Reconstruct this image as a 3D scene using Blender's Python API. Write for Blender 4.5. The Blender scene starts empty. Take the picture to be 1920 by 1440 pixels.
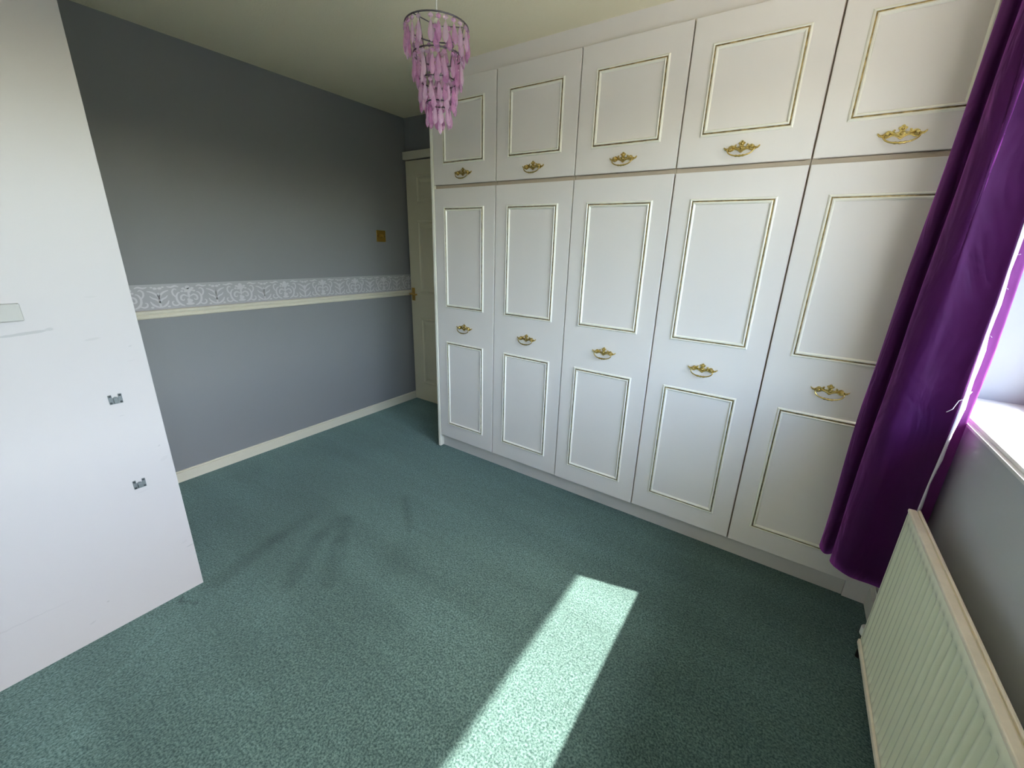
import bpy, bmesh, math, random
from mathutils import Vector, Matrix
random.seed(7)
SC = bpy.context.scene
COL = SC.collection

# ------------------------------------------------------------------ camera, sky, sun, exposure
cam = bpy.data.cameras.new('camera')
cam.sensor_width = 36.0
cam.lens = 764.61 / 1920 * 36.0
cam.shift_x = -15.29 / 1920
cam.shift_y = -10.06 / 1920
cam.clip_start = 0.02
cam_o = bpy.data.objects.new('camera', cam)
cam_o.location = (1.9377, -1.9549, 1.3955)
cam_o.rotation_euler = (1.2626, -0.03339, 0.58679)
COL.objects.link(cam_o)
SC.camera = cam_o

world = bpy.data.worlds.new('sky')
SC.world = world
world.use_nodes = True
bg = world.node_tree.nodes['Background']
sky = world.node_tree.nodes.new('ShaderNodeTexSky')
sky.sky_type = 'NISHITA'
sky.sun_disc = False
sky.sun_elevation = math.radians(47.7)
sky.sun_rotation = math.radians(76.8)
sky.air_density = 1.0; sky.dust_density = 1.8; sky.ozone_density = 1.0
world.node_tree.links.new(sky.outputs[0], bg.inputs[0])
bg.inputs[1].default_value = 1.15

sun = bpy.data.lights.new('sun', 'SUN')
sun.energy = 13.0
sun.angle = math.radians(0.6)
sun.color = (1.0, 0.925, 0.85)
sun_o = bpy.data.objects.new('sun', sun)
SUN_DIR = Vector((-1.0, -0.235, -1.13)).normalized()
sun_o.rotation_euler = SUN_DIR.to_track_quat('-Z', 'Y').to_euler()
sun_o.location = (5, 1, 5)
COL.objects.link(sun_o)

SC.view_settings.view_transform = 'Standard'
SC.view_settings.look = 'None'
SC.view_settings.gamma = 1.0
SC.view_settings.use_curve_mapping = False
SC.view_settings.exposure = 1.16
SC.cycles.max_bounces = 12
SC.cycles.diffuse_bounces = 8
SC.cycles.transparent_max_bounces = 24
SC.cycles.use_denoising = True

# ------------------------------------------------------------------ helpers
def srgb(r, g, b):
    f = lambda c: (c / 255 / 12.92) if c / 255 <= 0.04045 else ((c / 255 + 0.055) / 1.055) ** 2.4
    return (f(r), f(g), f(b), 1)

def mat(name, col, rough=0.5, metal=0.0, bump=None, vary=None, **kw):
    m = bpy.data.materials.new(name)
    m.use_nodes = True
    nt = m.node_tree
    b = nt.nodes['Principled BSDF']
    b.inputs['Base Color'].default_value = col
    b.inputs['Roughness'].default_value = rough
    b.inputs['Metallic'].default_value = metal
    for k, v in kw.items():
        b.inputs[k.replace('_', ' ')].default_value = v
    tc = nt.nodes.new('ShaderNodeTexCoord')
    if vary:                                     # (scale, amount): faint uneven tone
        n = nt.nodes.new('ShaderNodeTexNoise'); n.inputs['Scale'].default_value = vary[0]; n.inputs['Detail'].default_value = 4
        nt.links.new(tc.outputs['Object'], n.inputs['Vector'])
        r = nt.nodes.new('ShaderNodeMapRange')
        r.inputs[1].default_value = 0.3; r.inputs[2].default_value = 0.7
        r.inputs[3].default_value = 1 - vary[1]; r.inputs[4].default_value = 1 + vary[1]
        nt.links.new(n.outputs[0], r.inputs[0])
        mx = nt.nodes.new('ShaderNodeVectorMath'); mx.operation = 'SCALE'
        mx.inputs[0].default_value = col[:3]
        nt.links.new(r.outputs[0], mx.inputs['Scale'])
        nt.links.new(mx.outputs[0], b.inputs['Base Color'])
    if bump:                                     # (scale, strength, distance)
        n = nt.nodes.new('ShaderNodeTexNoise'); n.inputs['Scale'].default_value = bump[0]; n.inputs['Detail'].default_value = 5
        nt.links.new(tc.outputs['Object'], n.inputs['Vector'])
        bp = nt.nodes.new('ShaderNodeBump'); bp.inputs['Strength'].default_value = bump[1]; bp.inputs['Distance'].default_value = bump[2]
        nt.links.new(n.outputs[0], bp.inputs['Height'])
        nt.links.new(bp.outputs[0], b.inputs['Normal'])
    return m

def box(bm, x0, x1, y0, y1, z0, z1, mi=0):
    v = [bm.verts.new(p) for p in ((x0,y0,z0),(x1,y0,z0),(x1,y1,z0),(x0,y1,z0),(x0,y0,z1),(x1,y0,z1),(x1,y1,z1),(x0,y1,z1))]
    for f in ((0,3,2,1),(4,5,6,7),(0,1,5,4),(1,2,6,5),(2,3,7,6),(3,0,4,7)):
        bm.faces.new([v[i] for i in f]).material_index = mi

def bevel_all(bm, w, seg=2):
    bmesh.ops.bevel(bm, geom=bm.edges[:], offset=w, segments=seg, profile=0.5, affect='EDGES')

def tube(bm, pts, r, seg=8, closed=False, mi=0, taper=None):
    pts = [Vector(p) for p in pts]
    n = len(pts); rings = []
    up = None
    for i, p in enumerate(pts):
        if closed: t = pts[(i+1) % n] - pts[i-1]
        else: t = pts[min(i+1, n-1)] - pts[max(i-1, 0)]
        t.normalize()
        if up is None:
            up = t.orthogonal().normalized()
        else:
            up = (up - t * up.dot(t)).normalized()
        s = t.cross(up)
        rr = r if taper is None else r * taper[i]
        rings.append([bm.verts.new(p + (up * math.cos(a) + s * math.sin(a)) * rr) for a in (2*math.pi*k/seg for k in range(seg))])
    for i in range(n if closed else n - 1):
        a, b = rings[i], rings[(i+1) % n]
        for k in range(seg):
            f = bm.faces.new((a[k], a[(k+1) % seg], b[(k+1) % seg], b[k])); f.smooth = True; f.material_index = mi
    if not closed:
        bm.faces.new(rings[0][::-1]).material_index = mi; bm.faces.new(rings[-1]).material_index = mi

def lathe(bm, prof, c, axis='Z', seg=20, smooth=True, mi=0):
    """prof: (radius, height) list around a point c; axis Z, X or Y"""
    rings = []
    for r, h in prof:
        ring = []
        for k in range(seg):
            a = 2 * math.pi * k / seg
            u, v = r * math.cos(a), r * math.sin(a)
            p = {'Z': (u, v, h), 'X': (h, u, v), 'Y': (v, h, u)}[axis]
            ring.append(bm.verts.new((c[0]+p[0], c[1]+p[1], c[2]+p[2])))
        rings.append(ring)
    for a, b in zip(rings, rings[1:]):
        for k in range(seg):
            f = bm.faces.new((a[k], a[(k+1) % seg], b[(k+1) % seg], b[k])); f.smooth = smooth; f.material_index = mi
    bm.faces.new(rings[0][::-1]).material_index = mi; bm.faces.new(rings[-1]).material_index = mi

def obj(name, bm, mats, parent=None, smooth=None, loc=None):
    bmesh.ops.recalc_face_normals(bm, faces=bm.faces[:])
    me = bpy.data.meshes.new(name)
    bm.to_mesh(me); bm.free()
    for m in (mats if isinstance(mats, (list, tuple)) else [mats]): me.materials.append(m)
    if smooth:
        for p in me.polygons: p.use_smooth = True
    o = bpy.data.objects.new(name, me)
    COL.objects.link(o)
    if loc: o.location = loc
    if parent: o.parent = parent
    return o

def tag(o, label, cat, group=None):
    o['label'] = label; o['category'] = cat
    if group: o['group'] = group
    return o

def thing(name, label, cat, loc=(0, 0, 0), group=None):
    o = bpy.data.objects.new(name, None); COL.objects.link(o)
    o.empty_display_size = 0.05
    o.location = loc
    return tag(o, label, cat, group)

def struct(name, bm, mats, parent=None, smooth=None):
    o = obj(name, bm, mats, parent, smooth)
    if parent is None: o['kind'] = 'structure'
    return o

def copy_part(src, parent, loc=None):
    c = src.copy(); COL.objects.link(c); c.parent = parent
    if loc is not None: c.location = loc
    return c

def new(): return bmesh.new()

# ------------------------------------------------------------------ room numbers (metres)
XL, XR = -0.9065, 2.465          # grey wall on the left, window wall on the right
YB, YF = 0.60, -2.95             # wall with the door, wall behind the camera
H = 2.35
XP, YP = 0.084, -1.5176          # white partition and its free end
SILL_Z, HEAD_Z = 0.945, 2.12
WIN_Y0, WIN_Y1 = -2.55, 0.09
XO = XR + 0.30                   # outer face of the window wall

# ------------------------------------------------------------------ materials
M_GREY = mat('grey_lilac_emulsion', srgb(132, 132, 134), 0.6, bump=(140, 0.06, 0.004), vary=(1.2, 0.02))
M_GREY_BOUNCE = mat('grey_emulsion_bounce_lit', srgb(186, 188, 192), 0.6, bump=(140, 0.06, 0.004), vary=(1.2, 0.02))  # same grey paint as the left wall, lightened to stand in for bounce light
M_CEIL = mat('cream_ceiling_paint', srgb(240, 230, 202), 0.8, bump=(170, 0.5, 0.004))
M_WHITE = mat('white_gloss_paint', srgb(222, 219, 208), 0.35)
M_CREAM = mat('cream_gloss_paint', srgb(216, 209, 190), 0.35)
M_DOORCREAM = mat('aged_cream_door_paint', srgb(216, 208, 182), 0.4)
M_WARD = mat('white_laminate', srgb(232, 225, 222), 0.34, vary=(2, 0.012))
M_PLINTH = mat('grey_white_plinth_paint', srgb(208, 203, 200), 0.45)
M_BEAD = mat('ivory_moulding_paint', srgb(246, 242, 230), 0.2)
M_GILT = mat('antique_gilt_line', srgb(176, 156, 116), 0.3, 1.0, vary=(55, 0.45))
M_TAN = mat('beige_carcass_edge', srgb(194, 178, 158), 0.55)
M_BRASS = mat('polished_brass', srgb(206, 182, 116), 0.2, 1.0, bump=(260, 0.35, 0.002))
M_DULLBRASS = mat('dull_brass', srgb(196, 160, 84), 0.35, 1.0)
M_RAD = mat('cream_radiator_enamel', srgb(236, 235, 212), 0.24)
M_RADTOP = mat('aged_radiator_enamel', srgb(236, 224, 204), 0.45, vary=(30, 0.05))
M_SILL = mat('white_sill_paint', srgb(220, 220, 219), 0.4)
M_CHROME = mat('dark_chrome_wire', srgb(112, 106, 114), 0.25, 1.0)
M_ZINC = mat('dull_zinc', srgb(112, 118, 120), 0.5, 0.3)
M_SCREW = mat('dark_screw_steel', srgb(58, 62, 64), 0.5, 0.4)
M_PLASTIC = mat('white_plastic', srgb(232, 230, 222), 0.35)
M_BATTEN = mat('grey_white_batten', srgb(170, 169, 165), 0.55, vary=(14, 0.04))
M_BORDER = mat('silver_wallpaper', srgb(164, 161, 163), 0.5)
M_PRINT = mat('pearl_wallpaper_print', srgb(194, 191, 193), 0.4)
M_HEM = mat('pale_frayed_lining', srgb(216, 208, 220), 0.8)
M_RENDER = mat('exterior_render', srgb(190, 184, 172), 0.8)
M_LAWN = mat('paved_garden', srgb(160, 157, 146), 0.9, vary=(2, 0.2))
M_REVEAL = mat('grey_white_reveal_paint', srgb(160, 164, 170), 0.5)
M_ADDED_HEDGE = mat('added_hedge_green', srgb(78, 86, 62), 0.9, vary=(1.3, 0.35), bump=(6, 0.8, 0.2))
M_UPVC = mat('white_window_frame', srgb(236, 238, 238), 0.3)
M_RUBBER = mat('dark_metal_valve', srgb(70, 66, 60), 0.4, 0.7)

def partition_material():
    m = mat('white_partition_board', srgb(184, 180, 181), 0.38)
    nt = m.node_tree; L = nt.links
    b = nt.nodes['Principled BSDF']
    tc = nt.nodes.new('ShaderNodeTexCoord')
    sep = nt.nodes.new('ShaderNodeSeparateXYZ'); L.new(tc.outputs['Object'], sep.inputs[0])
    noise = nt.nodes.new('ShaderNodeTexNoise'); noise.inputs['Scale'].default_value = 45; noise.inputs['Detail'].default_value = 3
    L.new(tc.outputs['Object'], noise.inputs['Vector'])
    def math_(op, a, b_=None, c=None):
        n = nt.nodes.new('ShaderNodeMath'); n.operation = op
        for i, v in enumerate((a, b_, c)):
            if v is None: continue
            if isinstance(v, (int, float)): n.inputs[i].default_value = v
            else: L.new(v, n.inputs[i])
        return n.outputs[0]
    total = None
    # real scuffs: (y, z, half length, half height, tilt, strength)
    marks = [(-1.775, 1.110, 0.060, 0.0045, 0.08, 0.35), (-1.724, 1.116, 0.010, 0.005, 0.1, 0.25), (-1.615, 1.205, 0.016, 0.003, 0.0, 0.08),
             (-1.640, 1.072, 0.022, 0.004, 0.1, 0.14), (-1.553, 1.035, 0.005, 0.003, 0.3, 0.16), (-1.560, 0.985, 0.012, 0.003, 0.1, 0.06),
             (-1.545, 0.655, 0.004, 0.003, 0.5, 0.25), (-1.540, 0.600, 0.014, 0.008, 0.4, 0.07), (-1.531, 0.198, 0.013, 0.003, 0.1, 0.3),
             (-1.545, 0.225, 0.012, 0.006, 0.3, 0.08), (-1.79, 0.128, 0.004, 0.003, 0.0, 0.3), (-1.84, 0.075, 0.009, 0.003, 0.3, 0.2),
             (-1.62, 0.800, 0.008, 0.002, 0.0, 0.15), (-1.62, 0.500, 0.018, 0.003, 0.1, 0.08)]
    for (y, z, a, h, t, s) in marks:
        dy = math_('SUBTRACT', sep.outputs[1], y); dz = math_('SUBTRACT', sep.outputs[2], z)
        dz = math_('SUBTRACT', dz, math_('MULTIPLY', dy, t))
        e = math_('ADD', math_('POWER', math_('DIVIDE', dy, a), 2), math_('POWER', math_('DIVIDE', dz, h), 2))
        e = math_('ADD', e, math_('MULTIPLY', math_('SUBTRACT', noise.outputs[0], 0.5), 1.6))
        r = nt.nodes.new('ShaderNodeMapRange'); r.interpolation_type = 'SMOOTHSTEP'
        r.inputs[1].default_value = 1.3; r.inputs[2].default_value = 0.4; r.inputs[3].default_value = 0; r.inputs[4].default_value = s
        L.new(e, r.inputs[0])
        total = r.outputs[0] if total is None else math_('MAXIMUM', total, r.outputs[0])
    # old adhesive line where a bottom shelf was
    dz = math_('ABSOLUTE', math_('SUBTRACT', sep.outputs[2], math_('ADD', 0.200, math_('MULTIPLY', math_('SUBTRACT', noise.outputs[0], 0.5), 0.012))))
    r = nt.nodes.new('ShaderNodeMapRange'); r.inputs[1].default_value = 0.004; r.inputs[2].default_value = 0.001; r.inputs[3].default_value = 0; r.inputs[4].default_value = 0.12
    L.new(dz, r.inputs[0])
    n2 = nt.nodes.new('ShaderNodeMapRange'); n2.inputs[1].default_value = -1.84; n2.inputs[2].default_value = -1.93
    L.new(sep.outputs[1], n2.inputs[0])
    total = math_('MAXIMUM', total, math_('MULTIPLY', r.outputs[0], n2.outputs[0]))
    mx = nt.nodes.new('ShaderNodeMix'); mx.data_type = 'RGBA'
    L.new(total, mx.inputs[0]); mx.inputs[6].default_value = srgb(184, 180, 181); mx.inputs[7].default_value = srgb(120, 120, 122)
    L.new(mx.outputs[2], b.inputs['Base Color'])
    return m
M_PART = partition_material()

def carpet_material():
    m = bpy.data.materials.new('green_carpet'); m.use_nodes = True
    nt = m.node_tree; L = nt.links; b = nt.nodes['Principled BSDF']
    b.inputs['Roughness'].default_value = 0.95
    b.inputs['Specular IOR Level'].default_value = 0.1
    b.inputs['Sheen Weight'].default_value = 0.6
    b.inputs['Sheen Roughness'].default_value = 0.45
    b.inputs['Sheen Tint'].default_value = (0.6, 0.85, 0.8, 1)
    tc = nt.nodes.new('ShaderNodeTexCoord')
    def noise(scale, det, rough=0.5, vec=None):
        n = nt.nodes.new('ShaderNodeTexNoise'); n.inputs['Scale'].default_value = scale
        n.inputs['Detail'].default_value = det; n.inputs['Roughness'].default_value = rough
        L.new(vec or tc.outputs['Object'], n.inputs['Vector']); return n.outputs[0]
    def rng(v, a, b_, c, d):
        r = nt.nodes.new('ShaderNodeMapRange'); r.inputs[1].default_value = a; r.inputs[2].default_value = b_
        r.inputs[3].default_value = c; r.inputs[4].default_value = d; L.new(v, r.inputs[0]); return r.outputs[0]
    def mul(a, b_):
        n = nt.nodes.new('ShaderNodeMath'); n.operation = 'MULTIPLY'; L.new(a, n.inputs[0]); L.new(b_, n.inputs[1]); return n.outputs[0]
    tuft = noise(150, 2.5, 0.65)
    mid = noise(38, 4, 0.6)
    tone = nt.nodes.new('ShaderNodeMix'); tone.data_type = 'RGBA'
    L.new(rng(tuft, 0.36, 0.66, 0, 1), tone.inputs[0])
    tone.inputs[6].default_value = (0.026, 0.058, 0.053, 1); tone.inputs[7].default_value = (0.128, 0.198, 0.184, 1)
    # pile brushed one way and the other: broad soft streaks running across the room
    mp = nt.nodes.new('ShaderNodeMapping'); mp.inputs['Rotation'].default_value = (0, 0, math.radians(-64)); mp.inputs['Scale'].default_value = (0.55, 3.4, 1)
    L.new(tc.outputs['Object'], mp.inputs[0])
    streak = noise(1.7, 2, 0.45, mp.outputs[0])
    blot = noise(1.1, 3, 0.5)
    k = mul(mul(rng(streak, 0.38, 0.62, 0.90, 1.08), rng(blot, 0.3, 0.7, 0.88, 1.12)), rng(mid, 0.3, 0.7, 0.84, 1.16))
    # individual vacuum marks, a worn pale patch and a slit: (ax, ay, bx, by, half width, softness, gain)
    def M(op, a, b_=None):
        n = nt.nodes.new('ShaderNodeMath'); n.operation = op
        for i, v in enumerate((a, b_)):
            if v is None: continue
            if isinstance(v, (int, float)): n.inputs[i].default_value = v
            else: L.new(v, n.inputs[i])
        return n.outputs[0]
    sep = nt.nodes.new('ShaderNodeSeparateXYZ'); L.new(tc.outputs['Object'], sep.inputs[0])
    wob = M('MULTIPLY', M('SUBTRACT', mid, 0.5), 0.05)
    PX, PY = M('ADD', sep.outputs[0], wob), M('SUBTRACT', sep.outputs[1], wob)
    for ax, ay, bx, by, hw, soft, gain in ((0.13, -1.49, 0.05, -1.20, 0.018, 0.030, 0.66), (0.05, -1.20, 0.02, -1.02, 0.012, 0.035, 0.72),
            (0.375, -1.31, 0.20, -1.06, 0.014, 0.030, 0.70), (0.20, -1.06, 0.17, -0.94, 0.020, 0.030, 0.72),
            (0.50, -1.21, 0.31, -1.03, 0.022, 0.028, 0.72), (0.31, -1.03, 0.20, -0.91, 0.018, 0.020, 0.70),
            (0.52, -0.77, 0.29, -0.60, 0.003, 0.022, 0.70), (0.66, -0.98, 0.60, -0.90, 0.03, 0.06, 0.78), (-0.62, -0.55, -0.40, -0.45, 0.06, 0.12, 0.80),
            (0.03, -1.05, -0.35, -0.80, 0.05, 0.14, 0.82), (0.20, -1.65, 0.36, -1.95, 0.002, 0.012, 1.18), (0.34, -1.66, 0.45, -1.83, 0.002, 0.010, 1.14),
            (0.45, -1.40, 0.36, -1.36, 0.03, 0.06, 1.16), (0.62, -1.72, 0.75, -1.62, 0.004, 0.03, 1.16), (0.455, -2.03, 0.44, -1.95, 0.008, 0.03, 1.2),
            (0.107, -1.600, 0.125, -1.612, 0.0008, 0.006, 0.45), (0.125, -1.612, 0.185, -1.578, 0.0008, 0.006, 0.5)):
        dx, dy = bx - ax, by - ay; L2 = dx * dx + dy * dy
        qx, qy = M('SUBTRACT', PX, ax), M('SUBTRACT', PY, ay)
        t = M('MINIMUM', M('MAXIMUM', M('ADD', M('MULTIPLY', qx, dx / L2), M('MULTIPLY', qy, dy / L2)), 0.0), 1.0)
        ex, ey = M('SUBTRACT', qx, M('MULTIPLY', t, dx)), M('SUBTRACT', qy, M('MULTIPLY', t, dy))
        dist = M('SQRT', M('ADD', M('MULTIPLY', ex, ex), M('MULTIPLY', ey, ey)))
        k = mul(k, rng(dist, hw * 0.7, hw + soft * 1.5, gain + (0.05 if gain < 1 else -0.03), 1.0))
    sc = nt.nodes.new('ShaderNodeVectorMath'); sc.operation = 'SCALE'
    L.new(tone.outputs[2], sc.inputs[0]); L.new(k, sc.inputs['Scale'])
    L.new(sc.outputs[0], b.inputs['Base Color'])
    bp = nt.nodes.new('ShaderNodeBump'); bp.inputs['Strength'].default_value = 0.7; bp.inputs['Distance'].default_value = 0.006
    L.new(tuft, bp.inputs['Height']); L.new(bp.outputs[0], b.inputs['Normal'])
    return m
M_CARPET = carpet_material()

def glass_material():
    m = bpy.data.materials.new('window_glass'); m.use_nodes = True
    nt = m.node_tree; nt.nodes.clear()
    out = nt.nodes.new('ShaderNodeOutputMaterial'); mx = nt.nodes.new('ShaderNodeMixShader')
    tr = nt.nodes.new('ShaderNodeBsdfTransparent'); gl = nt.nodes.new('ShaderNodeBsdfGlossy'); gl.inputs['Roughness'].default_value = 0.0
    tr.inputs[0].default_value = (0.96, 0.98, 0.97, 1)
    fr = nt.nodes.new('ShaderNodeLayerWeight'); mr = nt.nodes.new('ShaderNodeMapRange')
    mr.inputs[1].default_value = 0.5; mr.inputs[2].default_value = 1.0; mr.inputs[3].default_value = 0.04; mr.inputs[4].default_value = 0.6
    nt.links.new(fr.outputs['Facing'], mr.inputs[0]); nt.links.new(mr.outputs[0], mx.inputs[0]); nt.links.new(tr.outputs[0], mx.inputs[1]); nt.links.new(gl.outputs[0], mx.inputs[2])
    nt.links.new(mx.outputs[0], out.inputs[0])
    return m
M_GLASS = glass_material()

def crystal_material():
    m = bpy.data.materials.new('pink_acrylic_crystal'); m.use_nodes = True
    nt = m.node_tree; L = nt.links
    b = nt.nodes['Principled BSDF']; out = nt.nodes['Material Output']
    b.inputs['Roughness'].default_value = 0.03
    oi = nt.nodes.new('ShaderNodeObjectInfo'); cm = nt.nodes.new('ShaderNodeMix'); cm.data_type = 'RGBA'
    L.new(oi.outputs['Random'], cm.inputs[0]); cm.inputs[6].default_value = srgb(253, 238, 251); cm.inputs[7].default_value = srgb(224, 168, 216)
    L.new(cm.outputs[2], b.inputs['Base Color'])
    b.inputs['Transmission Weight'].default_value = 0.5; b.inputs['IOR'].default_value = 1.45
    tr = nt.nodes.new('ShaderNodeBsdfTransparent'); tr.inputs[0].default_value = srgb(246, 214, 240)
    mx = nt.nodes.new('ShaderNodeMixShader'); mx.inputs[0].default_value = 0.40
    L.new(b.outputs[0], mx.inputs[1]); L.new(tr.outputs[0], mx.inputs[2]); L.new(mx.outputs[0], out.inputs[0])
    return m
M_CRYSTAL = crystal_material()

def curtain_material(name, dark, light, through):
    m = bpy.data.materials.new(name); m.use_nodes = True
    nt = m.node_tree; L = nt.links
    b = nt.nodes['Principled BSDF']; out = nt.nodes['Material Output']
    tc = nt.nodes.new('ShaderNodeTexCoord')
    n = nt.nodes.new('ShaderNodeTexNoise'); n.inputs['Scale'].default_value = 14; n.inputs['Detail'].default_value = 6
    L.new(tc.outputs['Object'], n.inputs['Vector'])
    mx = nt.nodes.new('ShaderNodeMix'); mx.data_type = 'RGBA'; L.new(n.outputs[0], mx.inputs[0])
    mx.inputs[6].default_value = dark; mx.inputs[7].default_value = light
    L.new(mx.outputs[2], b.inputs['Base Color'])
    b.inputs['Roughness'].default_value = 0.62; b.inputs['Specular IOR Level'].default_value = 0.15
    b.inputs['Sheen Weight'].default_value = 0.95; b.inputs['Sheen Roughness'].default_value = 0.45
    b.inputs['Sheen Tint'].default_value = srgb(196, 92, 208)
    n2 = nt.nodes.new('ShaderNodeTexNoise'); n2.inputs['Scale'].default_value = 500
    L.new(tc.outputs['Object'], n2.inputs['Vector'])
    bp = nt.nodes.new('ShaderNodeBump'); bp.inputs['Strength'].default_value = 0.15; bp.inputs['Distance'].default_value = 0.002
    L.new(n2.outputs[0], bp.inputs['Height']); L.new(bp.outputs[0], b.inputs['Normal'])
    mp = nt.nodes.new('ShaderNodeMapping'); mp.inputs['Scale'].default_value = (9, 9, 3.2); mp.inputs['Rotation'].default_value = (0.5, 0.4, 0)
    L.new(tc.outputs['Object'], mp.inputs[0])
    n3 = nt.nodes.new('ShaderNodeTexNoise'); n3.inputs['Scale'].default_value = 1.0; n3.inputs['Detail'].default_value = 3; n3.inputs['Distortion'].default_value = 1.0
    L.new(mp.outputs[0], n3.inputs['Vector'])
    b2 = nt.nodes.new('ShaderNodeBump'); b2.inputs['Strength'].default_value = 0.6; b2.inputs['Distance'].default_value = 0.03
    L.new(n3.outputs[0], b2.inputs['Height']); L.new(bp.outputs[0], b2.inputs['Normal']); L.new(b2.outputs[0], b.inputs['Normal'])
    tl = nt.nodes.new('ShaderNodeBsdfTranslucent'); tl.inputs[0].default_value = srgb(232, 130, 206)
    ms = nt.nodes.new('ShaderNodeMixShader'); ms.inputs[0].default_value = through
    L.new(b.outputs[0], ms.inputs[1]); L.new(tl.outputs[0], ms.inputs[2]); L.new(ms.outputs[0], out.inputs[0])
    return m
M_CURTAIN = curtain_material('purple_suede_curtain', srgb(48, 5, 54), srgb(64, 14, 70), 0.07)
M_CURTAIN_SUN = curtain_material('curtain_painted_sun', srgb(100, 44, 104), srgb(122, 60, 126), 0.25)  # same cloth folded back, coloured paler and pinker to imitate sun on it

# ------------------------------------------------------------------ room shell
bm = new(); box(bm, XL - 0.1, XO, YF - 0.1, YB + 0.1, -0.12, 0.0); struct('floor', bm, M_CARPET)
bm = new(); box(bm, XL - 0.1, XO, YF - 0.1, YB + 0.1, H, H + 0.12); struct('ceiling', bm, M_CEIL)
bm = new(); box(bm, XL - 0.1, XL, YF, YB + 0.1, 0, H); struct('wall_left', bm, M_GREY)
bm = new(); box(bm, XL - 0.1, XO, YF - 0.1, YF, 0, H); struct('wall_front', bm, M_WHITE)
DX0, DX1, DTOP = -0.884, -0.122, 2.043
bm = new()
box(bm, XL, DX0 - 0.016, YB, YB + 0.1, 0, H); box(bm, DX1 + 0.016, XO, YB, YB + 0.1, 0, H)
box(bm, DX0 - 0.016, DX1 + 0.016, YB, YB + 0.1, DTOP + 0.03, H)
struct('wall_back', bm, M_GREY)
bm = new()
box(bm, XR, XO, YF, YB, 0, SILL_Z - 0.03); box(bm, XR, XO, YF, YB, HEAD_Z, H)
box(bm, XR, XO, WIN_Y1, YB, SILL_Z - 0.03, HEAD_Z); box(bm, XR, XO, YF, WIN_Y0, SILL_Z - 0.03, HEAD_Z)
struct('wall_right', bm, M_GREY_BOUNCE)
# white painted reveals lining the window recess
bm = new()
box(bm, XR + 0.002, XO - 0.09, WIN_Y1 - 0.006, WIN_Y1, SILL_Z, HEAD_Z); box(bm, XR + 0.002, XO - 0.09, WIN_Y0, WIN_Y0 + 0.006, SILL_Z, HEAD_Z)
box(bm, XR + 0.002, XO - 0.09, WIN_Y0, WIN_Y1, HEAD_Z - 0.006, HEAD_Z)
struct('trim_3', bm, M_REVEAL)

bm = new(); box(bm, DX0 - 0.1, DX1 + 0.2, YB + 0.102, YB + 0.15, -0.1, DTOP + 0.2); struct('door_leak_blocker', bm, M_GREY)  # unseen slab added behind the door to stop daylight leaking round it

# partition: solid white boxed-in end, floor to ceiling
bm = new(); box(bm, XL, XP, YF, YP, 0, H); struct('wall_partition', bm, M_PART)

# skirtings
bm = new(); box(bm, XL, XL + 0.015, YP, YB, 0, 0.068)
bmesh.ops.bevel(bm, geom=[e for e in bm.edges if all(abs(v.co.z - 0.068) < 1e-5 and v.co.x > XL + 0.01 for v in e.verts)], offset=0.008, segments=3, affect='EDGES')
struct('baseboard_left', bm, M_CREAM)
bm = new(); box(bm, XR - 0.024, XR, YF, 0.022, 0, 0.105)
bmesh.ops.bevel(bm, geom=[e for e in bm.edges if all(abs(v.co.z - 0.105) < 1e-5 and v.co.x < XR - 0.02 for v in e.verts)], offset=0.014, segments=3, affect='EDGES')
struct('baseboard_right', bm, M_WHITE)

# dado rail: stepped profile swept along the grey wall
prof = [(0, 0.971), (0.010, 0.972), (0.016, 0.978), (0.017, 0.986), (0.014, 0.991), (0.009, 0.993), (0.009, 0.996), (0.020, 0.999), (0.023, 1.006), (0.020, 1.013), (0.012, 1.016), (0, 1.017)]
bm = new()
a = [bm.verts.new((XL + d, YP, z)) for d, z in prof]; b_ = [bm.verts.new((XL + d, YB, z)) for d, z in prof]
for i in range(len(prof) - 1): bm.faces.new((a[i], a[i+1], b_[i+1], b_[i]))
bm.faces.new(a); bm.faces.new(b_[::-1])
struct('trim_1', bm, M_CREAM)

# wallpaper border above the rail, with its raised pearl damask print
bm = new(); box(bm, XL, XL + 0.0012, YP, YB, 1.016, 1.150)
border = struct('trim_2', bm, M_BORDER)
def stroke(bm, pts, w, x):
    """a flat ribbon through pts (u,v), width w (number or list)"""
    # smooth with Catmull-Rom
    P = [Vector((p[0], p[1])) for p in pts]; Q = []; W = []
    ws = [1.2 * q for q in (w if isinstance(w, (list, tuple)) else [w] * len(P))]
    for i in range(len(P) - 1):
        p0, p1, p2, p3 = P[max(i-1, 0)], P[i], P[i+1], P[min(i+2, len(P)-1)]
        for k in range(4):
            t = k / 4
            Q.append(0.5 * ((2*p1) + (p2-p0)*t + (2*p0-5*p1+4*p2-p3)*t*t + (3*p1-p0-3*p2+p3)*t**3)); W.append(ws[i]*(1-t)+ws[i+1]*t)
    Q.append(P[-1]); W.append(ws[-1])
    prev = None
    for i, q in enumerate(Q):
        t = (Q[min(i+1, len(Q)-1)] - Q[max(i-1, 0)]); t = t.normalized() if t.length > 1e-9 else Vector((1, 0)); nrm = Vector((-t.y, t.x)) * W[i] / 2
        cur = [bm.verts.new((x, q.x + nrm.x, q.y + nrm.y)), bm.verts.new((x, q.x - nrm.x, q.y - nrm.y))]
        if prev: bm.faces.new((prev[0], prev[1], cur[1], cur[0]))
        prev = cur
def blob(bm, c, ru, rv, x, lobes=0, amp=0.0):
    vs = []
    for k in range(20):
        an = 2 * math.pi * k / 20; s = 1 + amp * math.cos(lobes * an)
        vs.append(bm.verts.new((x, c[0] + ru * s * math.cos(an), c[1] + rv * s * math.sin(an))))
    bm.faces.new(vs)
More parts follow.
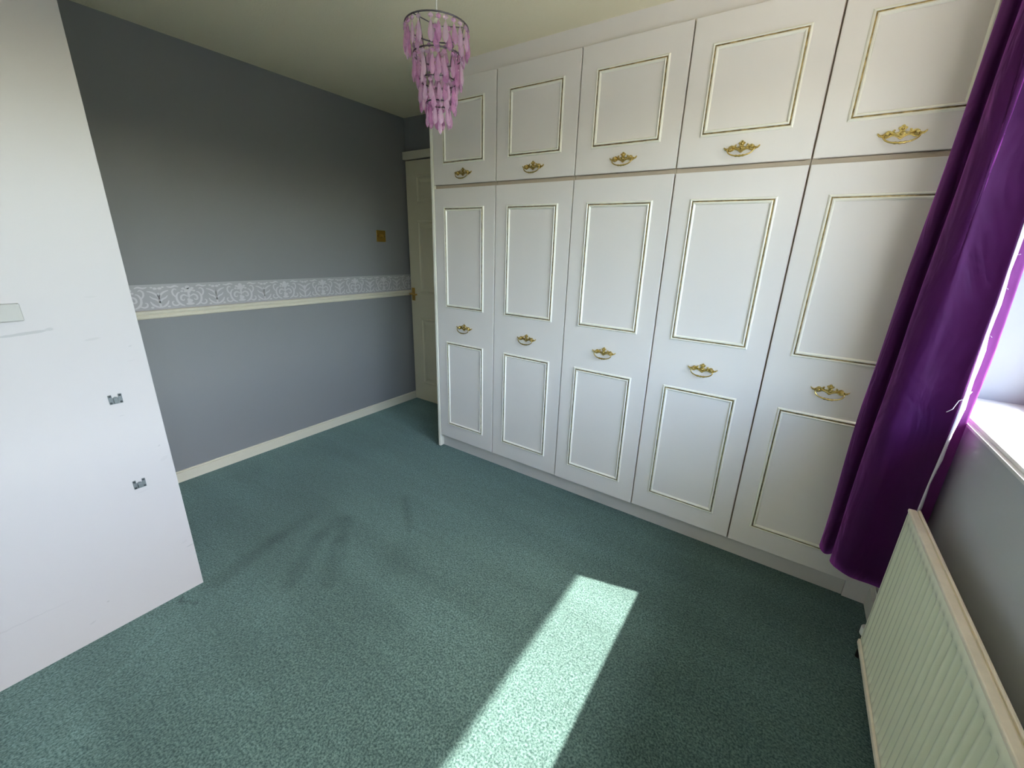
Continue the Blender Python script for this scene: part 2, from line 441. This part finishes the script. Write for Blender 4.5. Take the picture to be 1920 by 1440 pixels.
def damask(bm, y0, x):
    z0 = 1.018
    def S(pts, w, both=True):
        for s in ((1, -1) if both else (1,)):
            stroke(bm, [(y0 + s*u, z0 + v) for u, v in pts], w, x)
    def B(u, v, ru, rv, lobes=0, amp=0.0, both=True):
        for s in ((1, -1) if both else (1,)): blob(bm, (y0 + s*u, z0 + v), ru, rv, x, lobes, amp)
    B(0, 0.094, 0.020, 0.013, 5, 0.22, False); B(0, 0.110, 0.011, 0.010, both=False)           # palmette
    B(0.021, 0.104, 0.008, 0.006); B(0.028, 0.090, 0.007, 0.005)
    S([(0, 0.085), (0, 0.066), (0, 0.052)], [0.006, 0.010, 0.005], False)
    B(0, 0.036, 0.013, 0.013, 3, 0.18, False); B(0, 0.019, 0.020, 0.007, both=False)               # base urn
    S([(0.006, 0.060), (0.022, 0.070), (0.036, 0.062), (0.038, 0.046), (0.028, 0.040), (0.022, 0.048)], [0.004, 0.007, 0.008, 0.007, 0.005, 0.003])
    S([(0.026, 0.010), (0.042, 0.018), (0.055, 0.036), (0.058, 0.060), (0.049, 0.080), (0.038, 0.084)], [0.004, 0.008, 0.009, 0.008, 0.006, 0.003])
    S([(0.058, 0.058), (0.070, 0.074), (0.072, 0.092), (0.062, 0.104), (0.052, 0.099)], [0.004, 0.007, 0.007, 0.006, 0.003])
    S([(0.048, 0.022), (0.064, 0.014), (0.078, 0.020), (0.080, 0.034), (0.071, 0.038)], [0.004, 0.007, 0.007, 0.005, 0.003])
    S([(0.040, 0.114), (0.056, 0.120), (0.074, 0.114), (0.092, 0.118)], [0.003, 0.007, 0.007, 0.003])
    # half of the tree between two palmettes
    S([(0.134, 0.008), (0.134, 0.040), (0.134, 0.062)], [0.010, 0.006, 0.005], False)
    S([(0.134, 0.034), (0.122, 0.052), (0.106, 0.060), (0.096, 0.072)], [0.005, 0.007, 0.006, 0.003])
    S([(0.134, 0.056), (0.124, 0.078), (0.106, 0.092), (0.088, 0.098)], [0.005, 0.008, 0.007, 0.003])
    S([(0.131, 0.010), (0.116, 0.016), (0.102, 0.028), (0.094, 0.044)], [0.004, 0.008, 0.008, 0.003])
    B(0.124, 0.110, 0.009, 0.006); B(0.134, 0.076, 0.007, 0.012, both=False); B(0.110, 0.116, 0.006, 0.004); B(0.098, 0.012, 0.007, 0.005)
bm = new()
k = -2
while True:
    y0 = -1.04 + 0.268 * k; k += 1
    if y0 - 0.14 < YP: continue
    if y0 - 0.14 > YB: break
    damask(bm, y0, XL + 0.0018)
bmesh.ops.bisect_plane(bm, geom=bm.verts[:] + bm.edges[:] + bm.faces[:], plane_co=(0, YB - 0.001, 0), plane_no=(0, 1, 0), clear_outer=True)
pr = obj('printed_pattern', bm, M_PRINT, border); pr['kind'] = 'stuff'

# window: frame, mullion, panes and sill
win = bpy.data.objects.new('window_1', None); COL.objects.link(win); win['kind'] = 'structure'
XF0, XF1 = XO - 0.09, XO - 0.03
bm = new()
box(bm, XF0, XF1, WIN_Y0, WIN_Y1, SILL_Z - 0.03, SILL_Z + 0.055); box(bm, XF0, XF1, WIN_Y0, WIN_Y1, HEAD_Z - 0.06, HEAD_Z)
box(bm, XF0, XF1, WIN_Y0, WIN_Y0 + 0.06, SILL_Z + 0.055, HEAD_Z - 0.06); box(bm, XF0, XF1, WIN_Y1 - 0.06, WIN_Y1, SILL_Z + 0.055, HEAD_Z - 0.06)
box(bm, XF0, XF1, -1.88, -1.81, SILL_Z + 0.055, HEAD_Z - 0.06)
obj('window_frame', bm, M_UPVC, win)
for y0, y1 in ((WIN_Y0 + 0.06, -1.88), (-1.81, WIN_Y1 - 0.06)):
    bm = new(); box(bm, XF0 + 0.025, XF0 + 0.031, y0, y1, SILL_Z + 0.055, HEAD_Z - 0.06); obj('pane', bm, M_GLASS, win)
bm = new(); box(bm, XR - 0.012, XF0, WIN_Y0, WIN_Y1, SILL_Z - 0.03, SILL_Z)
bmesh.ops.bevel(bm, geom=[e for e in bm.edges if all(v.co.x < XR for v in e.verts) and abs(e.verts[0].co.z - e.verts[1].co.z) < 1e-6], offset=0.011, segments=4, affect='EDGES')
obj('window_sill', bm, M_SILL, win)

# outside: unseen roof overhang added to cut the sun patch, and the garden below
bm = new(); box(bm, XO, 3.32, -6, 3, 2.195, 2.345); struct('sun_cut_eaves', bm, M_RENDER)
bm = new(); box(bm, XO, 40, -30, 30, -2.85, -2.75); struct('ground', bm, M_LAWN)

bm = new(); box(bm, 17, 18.5, -30, 30, -2.75, 2.5); struct('added_hedge', bm, M_ADDED_HEDGE)  # unseen hedge, added to hold horizon light off the upper walls

# ------------------------------------------------------------------ bedroom door (far end, past the wardrobe)
door = bpy.data.objects.new('door_1', None); COL.objects.link(door); door['kind'] = 'structure'
YD = 0.572
bm = new(); box(bm, DX0, DX1, YD, YD + 0.040, 0.008, DTOP - 0.006); bevel_all(bm, 0.003); obj('door_leaf', bm, M_DOORCREAM, door)

def frame_loops(bm, x0, x1, z0, z1, y, prof, fill=False):
    """prof: (inset, height towards the room, material of the strip that starts here)"""
    loops = []
    for d, h, mi in prof:
        loops.append([bm.verts.new(p) for p in ((x0+d, y-h, z0+d), (x1-d, y-h, z0+d), (x1-d, y-h, z1-d), (x0+d, y-h, z1-d))])
    for i in range(len(loops) - 1):
        for k in range(4):
            bm.faces.new((loops[i][k], loops[i][(k+1) % 4], loops[i+1][(k+1) % 4], loops[i+1][k])).material_index = prof[i][2]
    if fill: bm.faces.new(loops[-1]).material_index = prof[-1][2]
PANEL = [(0, 0, 0), (0.006, 0.006, 0), (0.014, 0.007, 0), (0.022, 0.001, 0), (0.034, 0.001, 0), (0.060, 0.007, 0)]
for x0, x1 in ((-0.770, -0.540), (-0.466, -0.236)):
    for z0, z1 in ((0.175, 0.785), (1.000, 1.590), (1.720, 1.930)):
        bm = new(); frame_loops(bm, x0, x1, z0, z1, YD + 0.0003, PANEL, True); obj('door_panel', bm, M_DOORCREAM, door)
bm = new()
box(bm, DX0 - 0.016, DX0 - 0.003, YD + 0.022, YB + 0.1, 0, DTOP + 0.03); box(bm, DX1 + 0.003, DX1 + 0.016, YD + 0.022, YB + 0.1, 0, DTOP + 0.03)
obj('door_jamb', bm, M_CREAM, door)
bm = new(); box(bm, XL, DX1 + 0.07, YD - 0.008, YB, DTOP + 0.004, DTOP + 0.062)
bevel_all(bm, 0.004); obj('architrave', bm, M_CREAM, door)
bm = new(); box(bm, DX1 + 0.018, DX1 + 0.075, YD - 0.004, YB, 0, DTOP + 0.004); bevel_all(bm, 0.004); obj('architrave', bm, M_CREAM, door)
# brass lever handle on a backplate
bm = new(); box(bm, -0.868, -0.834, YD - 0.006, YD + 0.001, 0.930, 1.040); bevel_all(bm, 0.002)
dh = obj('door_handle', bm, M_DULLBRASS, door)
bm = new(); lathe(bm, [(0.010, 0), (0.010, -0.028), (0.007, -0.040)], (-0.851, YD - 0.004, 0.990), 'Y', 14)
tube(bm, [(-0.855, YD - 0.040, 0.990), (-0.835, YD - 0.042, 0.991), (-0.800, YD - 0.043, 0.986), (-0.770, YD - 0.042, 0.990)], 0.0075, 10, taper=[1.1, 1.0, 0.85, 0.9])
obj('lever', bm, M_DULLBRASS, dh)

# brass switch on the grey wall
t = thing('light_switch', 'square brass light switch plate on the grey wall beside the door', 'light switch', (XL, 0.304, 1.455))
bm = new(); box(bm, 0, 0.005, -0.043, 0.043, -0.043, 0.043); bevel_all(bm, 0.002); obj('switch_plate', bm, M_DULLBRASS, t)
bm = new(); lathe(bm, [(0.016, 0.004), (0.016, 0.008), (0.012, 0.012), (0.011, 0.024), (0.008, 0.026)], (0, 0, 0), 'X', 20); obj('dimmer_knob', bm, M_DULLBRASS, t)
for s in (-1, 1):
    bm = new(); lathe(bm, [(0.0035, 0.004), (0.003, 0.0065)], (0, s * 0.032, 0), 'X', 10); obj('screw', bm, M_SCREW, t)

# ------------------------------------------------------------------ fitted wardrobe
GAPS = [-0.002, 0.4635, 0.9396, 1.4170, 1.8949, 2.3625]
Z_PL, Z_D0, Z_D1, Z_U0, Z_U1 = 0.090, 0.095, 1.722, 1.743, 2.262
DT = 0.018
bead = [(0, 0, 0), (0.0015, 0.005, 0), (0.0045, 0.0075, 0), (0.0070, 0.0050, 1), (0.0078, 0.0030, 1), (0.0102, 0.0030, 1), (0.0110, 0.0060, 0), (0.0140, 0.0085, 0), (0.0165, 0.0065, 0), (0.0190, 0.0008, 0)]
bead = [(d * 1.28, h, m) for d, h, m in bead]

def handle_mesh():
    """ornate cast brass pull: crowned backplate, two posts, drop bail with a beaded grip. centred at 0, facing -y"""
    bm = new()
    half = [(0.000, 0.0310), (0.0035, 0.0295), (0.0060, 0.0250), (0.0110, 0.0240), (0.0122, 0.0200), (0.0080, 0.0165), (0.0058, 0.0105), (0.0100, 0.0050), (0.0165, 0.0055),
            (0.0190, 0.0125), (0.0175, 0.0170), (0.0210, 0.0185), (0.0250, 0.0150), (0.0255, 0.0110), (0.0300, 0.0145), (0.0360, 0.0160), (0.0415, 0.0130), (0.0445, 0.0085),
            (0.0500, 0.0050), (0.0560, 0.0065), (0.0620, 0.0115), (0.0625, 0.0070), (0.0570, 0.0005), (0.0490, -0.0025), (0.0440, -0.0060), (0.0370, -0.0075), (0.0300, -0.0050),
            (0.0240, -0.0010), (0.0160, -0.0020), (0.0090, -0.0055), (0.0040, -0.0100), (0.000, -0.0125)]
    pts = half + [(-x, z) for x, z in half[-2:0:-1]]
    top = [bm.verts.new((x, -0.0045, z)) for x, z in pts]
    base = [bm.verts.new((x * 1.02, 0.0, z * 1.02)) for x, z in pts]
    n = len(pts)
    for i in range(n):
        j = (i + 1) % n
        bm.faces.new((base[i], base[j], top[j], top[i]))
    from mathutils.geometry import tessellate_polygon
    for tri in tessellate_polygon([[Vector((x, z, 0)) for x, z in pts]]):
        bm.faces.new([top[q] for q in tri])
    tube(bm, [(-0.030, -0.005, 0.006), (-0.016, -0.0052, 0.0022), (0, -0.0055, -0.006), (0.016, -0.0052, 0.0022), (0.030, -0.005, 0.006)], 0.0020, 6)     # cast relief
    for s in (-1, 1):
        tube(bm, [(s * 0.018, -0.0048, 0.0155), (s * 0.0225, -0.005, 0.0155), (s * 0.0225, -0.005, 0.0105), (s * 0.0160, -0.005, 0.0070), (0, -0.0052, 0.0120), (0, -0.005, 0.0270)], 0.0014, 6)
        tube(bm, [(s * 0.045, -0.0048, 0.0040), (s * 0.054, -0.005, 0.0035), (s * 0.0610, -0.0046, 0.0090)], 0.0016, 6, taper=[1.2, 1, 0.6])
    for s in (-1, 1):                                        # posts
        lathe(bm, [(0.0090, -0.004), (0.0085, -0.008), (0.0060, -0.010), (0.0055, -0.016), (0.0065, -0.018), (0.0040, -0.021)], (s * 0.0375, 0, 0.0045), 'Y', 12)
    lathe(bm, [(0.0050, -0.004), (0.0045, -0.009), (0.0020, -0.0105)], (0, 0, 0.0195), 'Y', 10)      # crown jewel
    lathe(bm, [(0.0060, -0.004), (0.0050, -0.009), (0.0020, -0.0105)], (0, 0, 0.0045), 'Y', 10)
    P, T = [], []                                            # bail
    for k in range(25):
        u = -1 + 2 * k / 24
        x = 0.0475 * math.sin(u * math.pi / 2) * 1.0
        z = 0.004 - 0.030 * math.cos(u * math.pi / 2) ** 0.75 if abs(u) < 0.999 else 0.004
        P.append((x, -0.015 - 0.006 * math.cos(u * math.pi / 2), z))
        T.append(0.75 + 0.35 * (1 - abs(u)) + (0.55 if abs(u) < 0.24 and k % 2 == 0 else 0))
    P[0] = (-0.0400, -0.014, 0.0045); P[-1] = (0.0400, -0.014, 0.0045)
    tube(bm, P, 0.0029, 8, taper=T)
    return bm
_h = obj('handle', handle_mesh(), M_BRASS); handle_me = _h.data; bpy.data.objects.remove(_h)
def add_handle(parent, x, z, dy):
    o = bpy.data.objects.new('handle', handle_me); COL.objects.link(o); o.parent = parent; o.location = (x, dy, z)
    return o

def make_door(name, root, x0, x1, z0, z1, frames, hz, dy):
    bm = new(); box(bm, x0, x1, dy, dy + DT, z0, z1); bevel_all(bm, 0.0012, 1)
    d = obj(name, bm, M_WARD, root)
    for fz0, fz1 in frames:
        bm = new(); frame_loops(bm, x0 + 0.0745, x1 - 0.0765, fz0, fz1, dy + 0.0002, bead); obj('panel_moulding', bm, [M_BEAD, M_GILT], d)
    add_handle(d, (x0 + x1) / 2, hz, dy - 0.0002)
    return d
labels = ['white wardrobe column nearest the bedroom door, first of the five', '',
          'middle white wardrobe column of the five, with brass pulls', 'white wardrobe column just left of the one behind the purple curtain',
          'white wardrobe column partly hidden behind the purple curtain']
labels[1] = 'white wardrobe column, second one along from the bedroom door'
for i in range(5):
    g0, g1 = GAPS[i], GAPS[i+1]
    r = thing('fitted_wardrobe', labels[i], 'wardrobe', ((g0 + g1) / 2, 0.3, 0), 'fitted wardrobe columns')
    ox = (g0 + g1) / 2
    bm = new()
    y0, y1, a0, a1 = DT + 0.0005 - 0.3, 0.555 - 0.3, g0 - ox + 0.0008, g1 - ox - 0.0008
    box(bm, a0, a0 + 0.018, y0, y1, Z_PL, Z_U1); box(bm, a1 - 0.018, a1, y0, y1, Z_PL, Z_U1); box(bm, a0 + 0.018, a1 - 0.018, y1 - 0.006, y1, Z_PL, Z_U1)
    for z in (Z_PL, 1.7235, Z_U1 - 0.018): box(bm, a0 + 0.018, a1 - 0.018, y0, y1 - 0.006, z, z + 0.018)
    obj('carcass', bm, M_TAN, r)
    x0, x1 = g0 - ox + 0.0032, g1 - ox - 0.0032
    jig = [0.0, 0.0, -0.003, 0.0, 0.0][i]
    make_door('wardrobe_door', r, x0, x1, Z_D0, Z_D1, ((1.017, 1.620), (0.195, 0.795)), 0.897, -0.3 + jig)
    make_door('cupboard_door', r, x0, x1, Z_U0, Z_U1, ((1.848, 2.167),), 1.793, -0.3)
bm = new(); box(bm, -0.002, 2.3625, 0.030, 0.048, 0, Z_PL - 0.001)
bevel_all(bm, 0.0012, 1)
tag(obj('wardrobe_plinth', bm, M_PLINTH), 'long white plinth board under the wardrobe doors on the carpet', 'plinth')
bm = new(); box(bm, -0.022, XR, 0.020, 0.040, Z_U1 + 0.001, H)
tag(obj('wardrobe_fascia', bm, M_WARD), 'long white fascia strip between wardrobe doors and cream ceiling', 'fascia')
bm = new(); box(bm, -0.024, -0.003, -0.004, 0.56, 0, Z_U1); bevel_all(bm, 0.004, 2)
tag(obj('wardrobe_end_panel', bm, M_BEAD), 'tall white end panel closing the wardrobe run beside the bedroom door', 'panel')
bm = new(); box(bm, 2.364, XR - 0.0005, 0.023, 0.043, 0, Z_U1)
tag(obj('filler_panel', bm, M_WARD), 'narrow white filler strip between last wardrobe door and window wall', 'panel')

# ------------------------------------------------------------------ things on the white partition
def hinge_plate(z, label):
    t = thing('hinge_plate', label, 'hinge plate', (XP, -1.6245, z), 'old hinge plates on the white partition')
    bm = new()
    outline = [(-0.0170, -0.0160), (0.0170, -0.0160), (0.0175, 0.0165), (0.0085, 0.0175), (0.0075, 0.0040), (0.0045, 0.0075), (0, 0.0090), (-0.0045, 0.0075), (-0.0075, 0.0040), (-0.0085, 0.0175), (-0.0175, 0.0165)]
    a = [bm.verts.new((0, y, z_)) for y, z_ in outline]; b_ = [bm.verts.new((0.0025, y, z_)) for y, z_ in outline]
    for i in range(len(a)): bm.faces.new((a[i], a[(i+1) % len(a)], b_[(i+1) % len(a)], b_[i]))
    bm.faces.new(b_); bm.faces.new(a[::-1])
    obj('plate', bm, M_ZINC, t)
    bm = new(); box(bm, 0.0025, 0.0075, -0.006, 0.006, -0.013, 0.005); bevel_all(bm, 0.0018); obj('boss', bm, M_ZINC, t)
    for y in (-0.0128, 0.0128):
        for z_ in (-0.0112, 0.0128):
            bm = new(); lathe(bm, [(0.0036, 0.002), (0.0034, 0.0036), (0.0018, 0.0040)], (0, y, z_), 'X', 12); obj('screw', bm, M_SCREW, t)
hinge_plate(0.862, 'small grey metal hinge plate on white partition, upper one of two')
hinge_plate(0.533, 'small grey metal hinge plate on white partition, lower one of two')
bm = new(); box(bm, XP, XP + 0.018, -1.98, -1.766, 1.150, 1.199); bevel_all(bm, 0.002)
tag(obj('wall_batten', bm, M_BATTEN), 'short greyish white wooden batten fixed on the white partition at left edge', 'batten')

# ------------------------------------------------------------------ pendant light with pink crystal drops
LX, LY = 0.757, -0.730
lamp = thing('pendant_light', 'tiered pink crystal drop pendant light hanging from the cream ceiling', 'light', (LX, LY, H))
bm = new(); lathe(bm, [(0.045, 0), (0.045, -0.008), (0.038, -0.018), (0.012, -0.026), (0.006, -0.034)], (0, 0, 0), 'Z', 24); obj('ceiling_rose', bm, M_PLASTIC, lamp)
bm = new(); tube(bm, [(0, 0, -0.02), (0.0005, 0, -0.12), (0, 0, -0.235)], 0.0028, 8); obj('cord', bm, M_PLASTIC, lamp)
bm = new(); lathe(bm, [(0.005, -0.226), (0.010, -0.232), (0.0105, -0.244), (0.016, -0.247), (0.016, -0.253), (0.0105, -0.256), (0.0105, -0.278), (0.008, -0.280)], (0, 0, 0), 'Z', 18); obj('lamp_holder', bm, M_PLASTIC, lamp)
tiers = [(-0.252, 0.106, 24), (-0.334, 0.082, 22), (-0.408, 0.063, 18), (-0.474, 0.041, 12)]
for z, r, n in tiers:
    bm = new(); tube(bm, [(r * math.cos(2*math.pi*k/40), r * math.sin(2*math.pi*k/40), z) for k in range(40)], 0.0024, 6, closed=True); obj('ring', bm, M_CHROME, lamp)
for k in range(3):
    a = 2 * math.pi * k / 3 + 0.5
    bm = new(); tube(bm, [(0.016 * math.cos(a), 0.016 * math.sin(a), -0.248), (0.106 * math.cos(a), 0.106 * math.sin(a), -0.252)], 0.0017, 6); obj('spoke', bm, M_CHROME, lamp)
for k in range(4):
    a = 2 * math.pi * k / 4 + 0.2
    bm = new(); tube(bm, [(r * math.cos(a), r * math.sin(a), z) for z, r, n in tiers], 0.0014, 6); obj('strut', bm, M_CHROME, lamp)
def drop_mesh(L):
    bm = new()
    def gem(z0, prof, seg=6, flat=0.6):
        rings = []
        for r, h in prof:
            rings.append([bm.verts.new((r * math.cos(2*math.pi*k/seg), flat * r * math.sin(2*math.pi*k/seg), z0 - h)) for k in range(seg)])
        for p, q in zip(rings, rings[1:]):
            for k in range(seg): bm.faces.new((p[k], p[(k+1) % seg], q[(k+1) % seg], q[k]))
        bm.faces.new(rings[0]); bm.faces.new(rings[-1][::-1])
    gem(-0.003, [(0.0012, 0), (0.0080, 0.005), (0.0080, 0.010), (0.0012, 0.015)], 8, 0.55)      # bead
    gem(-0.020, [(0.0012, 0), (0.0052, L*0.16), (0.0098, L*0.55), (0.0104, L*0.70), (0.0070, L*0.88), (0.0008, L)])
    tube(bm, [(0, 0, 0.0015), (0, 0, -0.021)], 0.0006, 4)
    return bm
dm = []
for L in (0.060, 0.053):
    o = obj('crystal_drop', drop_mesh(L), M_CRYSTAL); dm.append(o.data); bpy.data.objects.remove(o)
def drop(x, y, z, a, me):
    o = bpy.data.objects.new('crystal_drop', me); COL.objects.link(o); o.parent = lamp
    o.location = (x, y, z); o.rotation_euler = (random.uniform(-.06, .06), random.uniform(-.06, .06), a + math.pi/2 + random.uniform(-.5, .5))
for ti, (z, r, n) in enumerate(tiers):
    for k in range(n):
        a = 2 * math.pi * (k + 0.3 * ti) / n + random.uniform(-0.07, 0.07)
        drop(r * math.cos(a), r * math.sin(a), z - 0.001, a, dm[0 if ti < 2 else 1])
        if ti < 3 and k % 2 == 0:
            drop(r * 0.93 * math.cos(a + 0.12), r * 0.93 * math.sin(a + 0.12), z - 0.026, a, dm[1])
drop(0.004, -0.002, -0.492, 0.4, dm[0]); drop(-0.012, 0.006, -0.480, 1.3, dm[1])

# ------------------------------------------------------------------ curtain at the far end of the window
rail_z = 2.215
cr = thing('curtain_rail', 'slim white curtain rail on brackets above the window', 'curtain rail', (2.36, -1.2, rail_z))
bm = new(); tube(bm, [(0, 1.19, 0), (0, -1.4, 0)], 0.011, 10); obj('rail', bm, M_PLASTIC, cr)
for y in (1.10, -0.1, -1.30):
    bm = new(); box(bm, 0.0, XR - 2.36, y - 0.008, y + 0.008, -0.008, 0.008); obj('bracket', bm, M_PLASTIC, cr)
CURT = thing('curtain', 'long purple suede curtain bunched between wardrobe and window', 'curtain', (2.36, -0.2, rail_z))
ctrl = [(2.430, -0.035), (2.375, -0.040), (2.320, -0.055), (2.268, -0.085), (2.222, -0.128), (2.217, -0.155), (2.232, -0.178), (2.258, -0.160), (2.274, -0.115), (2.284, -0.118), (2.272, -0.185),
        (2.250, -0.212), (2.256, -0.240), (2.264, -0.256), (2.283, -0.2725), (2.302, -0.2765), (2.324, -0.2725), (2.350, -0.2735), (2.380, -0.284), (2.4000, -0.298)]
back = [(2.4030, -0.296), (2.401, -0.280), (2.408, -0.262), (2.422, -0.248), (2.440, -0.242), (2.4525, -0.238), (2.448, -0.222), (2.425, -0.190), (2.410, -0.150), (2.418, -0.110)]
def spline(P, per):
    P = [Vector(p) for p in P]; out = []
    for i in range(len(P) - 1):
        p0, p1, p2, p3 = P[max(i-1, 0)], P[i], P[i+1], P[min(i+2, len(P)-1)]
        for k in range(per):
            t = k / per
            out.append(0.5 * ((2*p1) + (p2-p0)*t + (2*p0-5*p1+4*p2-p3)*t*t + (3*p1-p0-3*p2+p3)*t**3))
    out.append(P[-1]); return out
path = spline(ctrl, 5); n_front = len(path); path += spline(back, 4)
ZB, ZT, NZ = 0.302, rail_z - 0.012, 44
bm = new(); grid = []
for j in range(NZ + 1):
    f = j / NZ; z = ZB + (ZT - ZB) * f; row = []
    for i, p in enumerate(path):
        s = i / (len(path) - 1)
        x, y = p.x, p.y
        if i < n_front:
            w = max(0, 1 - abs(x - 2.22) / 0.12)
            x += 0.034 * w * max(0, (z - 0.9) / 1.2)                  # folds draw together towards the rail
            x += 0.0035 * math.sin(7 * z + 9 * s) * math.sin(3.1 * z + 20 * s) * (1 - f * 0.5)
            y += 0.0040 * math.sin(5.3 * z + 14 * s + 1) * (0.4 + 0.6 * (s > 0.45))
        if i > 0.78 * n_front and i < n_front + 3: x += 0.007 * math.exp(-((z - 0.97) / 0.2) ** 2) - 0.03 * max(0, (z - 1.3))
        if i >= n_front + 3 and z > 1.15: x -= 0.035 * (z - 1.15)
        zz = z - (0.004 * math.sin(11 * s * 3) * (1 - f) ** 8)
        row.append(bm.verts.new((x - 2.36, y + 0.2, zz - rail_z)))
    grid.append(row)
for j in range(NZ):
    for i in range(len(path) - 1):
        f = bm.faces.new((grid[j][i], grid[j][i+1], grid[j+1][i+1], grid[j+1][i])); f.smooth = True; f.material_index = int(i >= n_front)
edge = [grid[j][n_front].co.copy() for j in range(NZ + 1)]
fab = obj('fabric', bm, [M_CURTAIN, M_CURTAIN_SUN], CURT, True)
md = fab.modifiers.new('thickness', 'SOLIDIFY'); md.thickness = 0.0018; md.offset = 0
# frayed pale hem along the leading edge, with loose threads
bm = new(); prev = None
for j, e in enumerate(edge):
    if (e.z + rail_z) < 0.60: continue
    for _ in range(3):
        pass
    w = 0.0065 + 0.004 * math.exp(-((e.z + rail_z - 1.1) / 0.25) ** 2) + 0.002 * math.sin(j * 1.7) + random.uniform(-0.001, 0.001)
    cur = [bm.verts.new((e.x - 0.001, e.y - 0.0030, e.z)), bm.verts.new((e.x + w, e.y - 0.0020 + 0.4 * w, e.z))]
    if prev: bm.faces.new((prev[0], prev[1], cur[1], cur[0])).smooth = True
    prev = cur
hem = obj('frayed_hem', bm, M_HEM, CURT); hem['label'] = 'pale frayed lining edge'
md = hem.modifiers.new('thickness', 'SOLIDIFY'); md.thickness = 0.0010
bm = new()
for k in range(9):
    e = edge[int(11 + k * 2.6 + random.uniform(-1, 1))]
    l = random.uniform(0.003, 0.011)
    tube(bm, [(e.x + 0.004, e.y - 0.002, e.z), (e.x + 0.004 + l * 0.6, e.y - 0.006, e.z - l * 0.1), (e.x + 0.003 + l, e.y - 0.004, e.z - random.uniform(-.3, .6) * l)], 0.0006, 4)
e = edge[17]
tube(bm, [(e.x + 0.010, e.y - 0.006, e.z + 0.010), (e.x + 0.002, e.y - 0.010, e.z - 0.012), (e.x - 0.010, e.y - 0.010, e.z - 0.022), (e.x - 0.016, e.y - 0.009, e.z - 0.050), (e.x - 0.026, e.y - 0.008, e.z - 0.062)], 0.0011, 5)
th = obj('loose_thread', bm, M_HEM, CURT); th['kind'] = 'stuff'

# ------------------------------------------------------------------ radiator under the window
RY0, RY1, RX, RZ0, RZ1 = -0.335, -1.835, 2.375, 0.088, 0.652
rad = thing('radiator', 'cream fluted panel radiator under the window sill on grey wall', 'radiator', (2.40, (RY0 + RY1) / 2, 0))
ox, oy = 2.40, (RY0 + RY1) / 2
pitch = 0.0333; nfl = int((RY0 - RY1 - 0.02) / pitch)
ys = [RY0]
y = RY0 - 0.012; dep = [0.0]
for k in range(nfl):
    for t, d in ((0.0, 0), (0.20, 0.0), (0.28, 0.12), (0.42, 0.88), (0.50, 1), (0.70, 1), (0.78, 0.88), (0.92, 0.12)):
        ys.append(y - t * pitch); dep.append(d)
    y -= pitch
ys += [RY1]; dep += [0.0]
zs = [(RZ0 + 0.012, 0), (RZ0 + 0.030, 0), (RZ0 + 0.038, 0.35), (RZ0 + 0.052, 1), (RZ1 - 0.062, 1), (RZ1 - 0.050, 0.35), (RZ1 - 0.040, 0), (RZ1 - 0.006, 0)]
bm = new(); g = []
for z, w in zs:
    g.append([bm.verts.new((RX + 0.0125 * d * w - ox, yy - oy, z)) for yy, d in zip(ys, dep)])
for j in range(len(zs) - 1):
    for i in range(len(ys) - 1):
        bm.faces.new((g[j][i], g[j][i+1], g[j+1][i+1], g[j+1][i])).smooth = True
pan = obj('fluted_panel', bm, M_RAD, rad)
md = pan.modifiers.new('thickness', 'SOLIDIFY'); md.thickness = 0.0015; md.offset = -1
bm = new(); box(bm, RX + 0.013 - ox, RX + 0.020 - ox, RY1 - oy, RY0 - oy, RZ0 + 0.01, RZ1 - 0.004); obj('backing_panel', bm, M_RAD, rad)
bm = new()
box(bm, RX - 0.003 - ox, RX + 0.017 - ox, RY1 - 0.003 - oy, RY0 + 0.003 - oy, RZ1 - 0.012, RZ1); bevel_all(bm, 0.003)
obj('head_rail', bm, M_RADTOP, rad)
bm = new(); box(bm, RX + 0.019 - ox, RX + 0.026 - ox, RY1 - oy, RY0 + 0.002 - oy, RZ1 - 0.014, RZ1 + 0.003); bevel_all(bm, 0.002); obj('flange', bm, M_RADTOP, rad)
bm = new(); box(bm, RX - 0.007 - ox, RX + 0.017 - ox, RY1 - oy, RY0 + 0.002 - oy, RZ0, RZ0 + 0.020); bevel_all(bm, 0.004); obj('base_rail', bm, M_RADTOP, rad)
bm = new(); box(bm, RX - 0.001 - ox, RX + 0.018 - ox, RY0 - 0.004 - oy, RY0 + 0.002 - oy, RZ0 + 0.006, RZ1 - 0.008); bevel_all(bm, 0.002); obj('end_seam', bm, M_RAD, rad)
bm = new()
for k in range(36):
    yy = RY0 - 0.06 - k * 0.038
    box(bm, RX + 0.0205 - ox, RX + 0.046 - ox, yy - 0.001 - oy, yy + 0.001 - oy, RZ0 + 0.05, RZ1 - 0.05)
obj('convector_fin', bm, M_RAD, rad)['kind'] = 'stuff'
for yy in (RY0 - 0.16, RY1 + 0.16):
    bm = new(); box(bm, RX + 0.046 - ox, XR - ox - 0.0005, yy - 0.012 - oy, yy + 0.012 - oy, 0.12, 0.50); obj('wall_bracket', bm, M_RAD, rad)

v = thing('radiator_valve', 'white capped valve on pipe at the far bottom corner of radiator', 'valve', (2.392, -0.300, 0))
bm = new(); tube(bm, [(0, 0, 0), (0, 0, 0.085)], 0.0075, 10); obj('pipe', bm, M_RUBBER, v)
bm = new(); lathe(bm, [(0.010, 0.080), (0.013, 0.084), (0.013, 0.100), (0.010, 0.104)], (0, 0, 0), 'Z', 16)
tube(bm, [(0, 0, 0.094), (0, -0.036, 0.094)], 0.009, 10); obj('valve_body', bm, M_RUBBER, v)
bm = new(); lathe(bm, [(0.0165, 0.103), (0.018, 0.106), (0.018, 0.134), (0.0165, 0.136), (0.0140, 0.135), (0.0130, 0.128)], (0, 0, 0), 'Z', 20); obj('valve_cap', bm, M_PLASTIC, v)
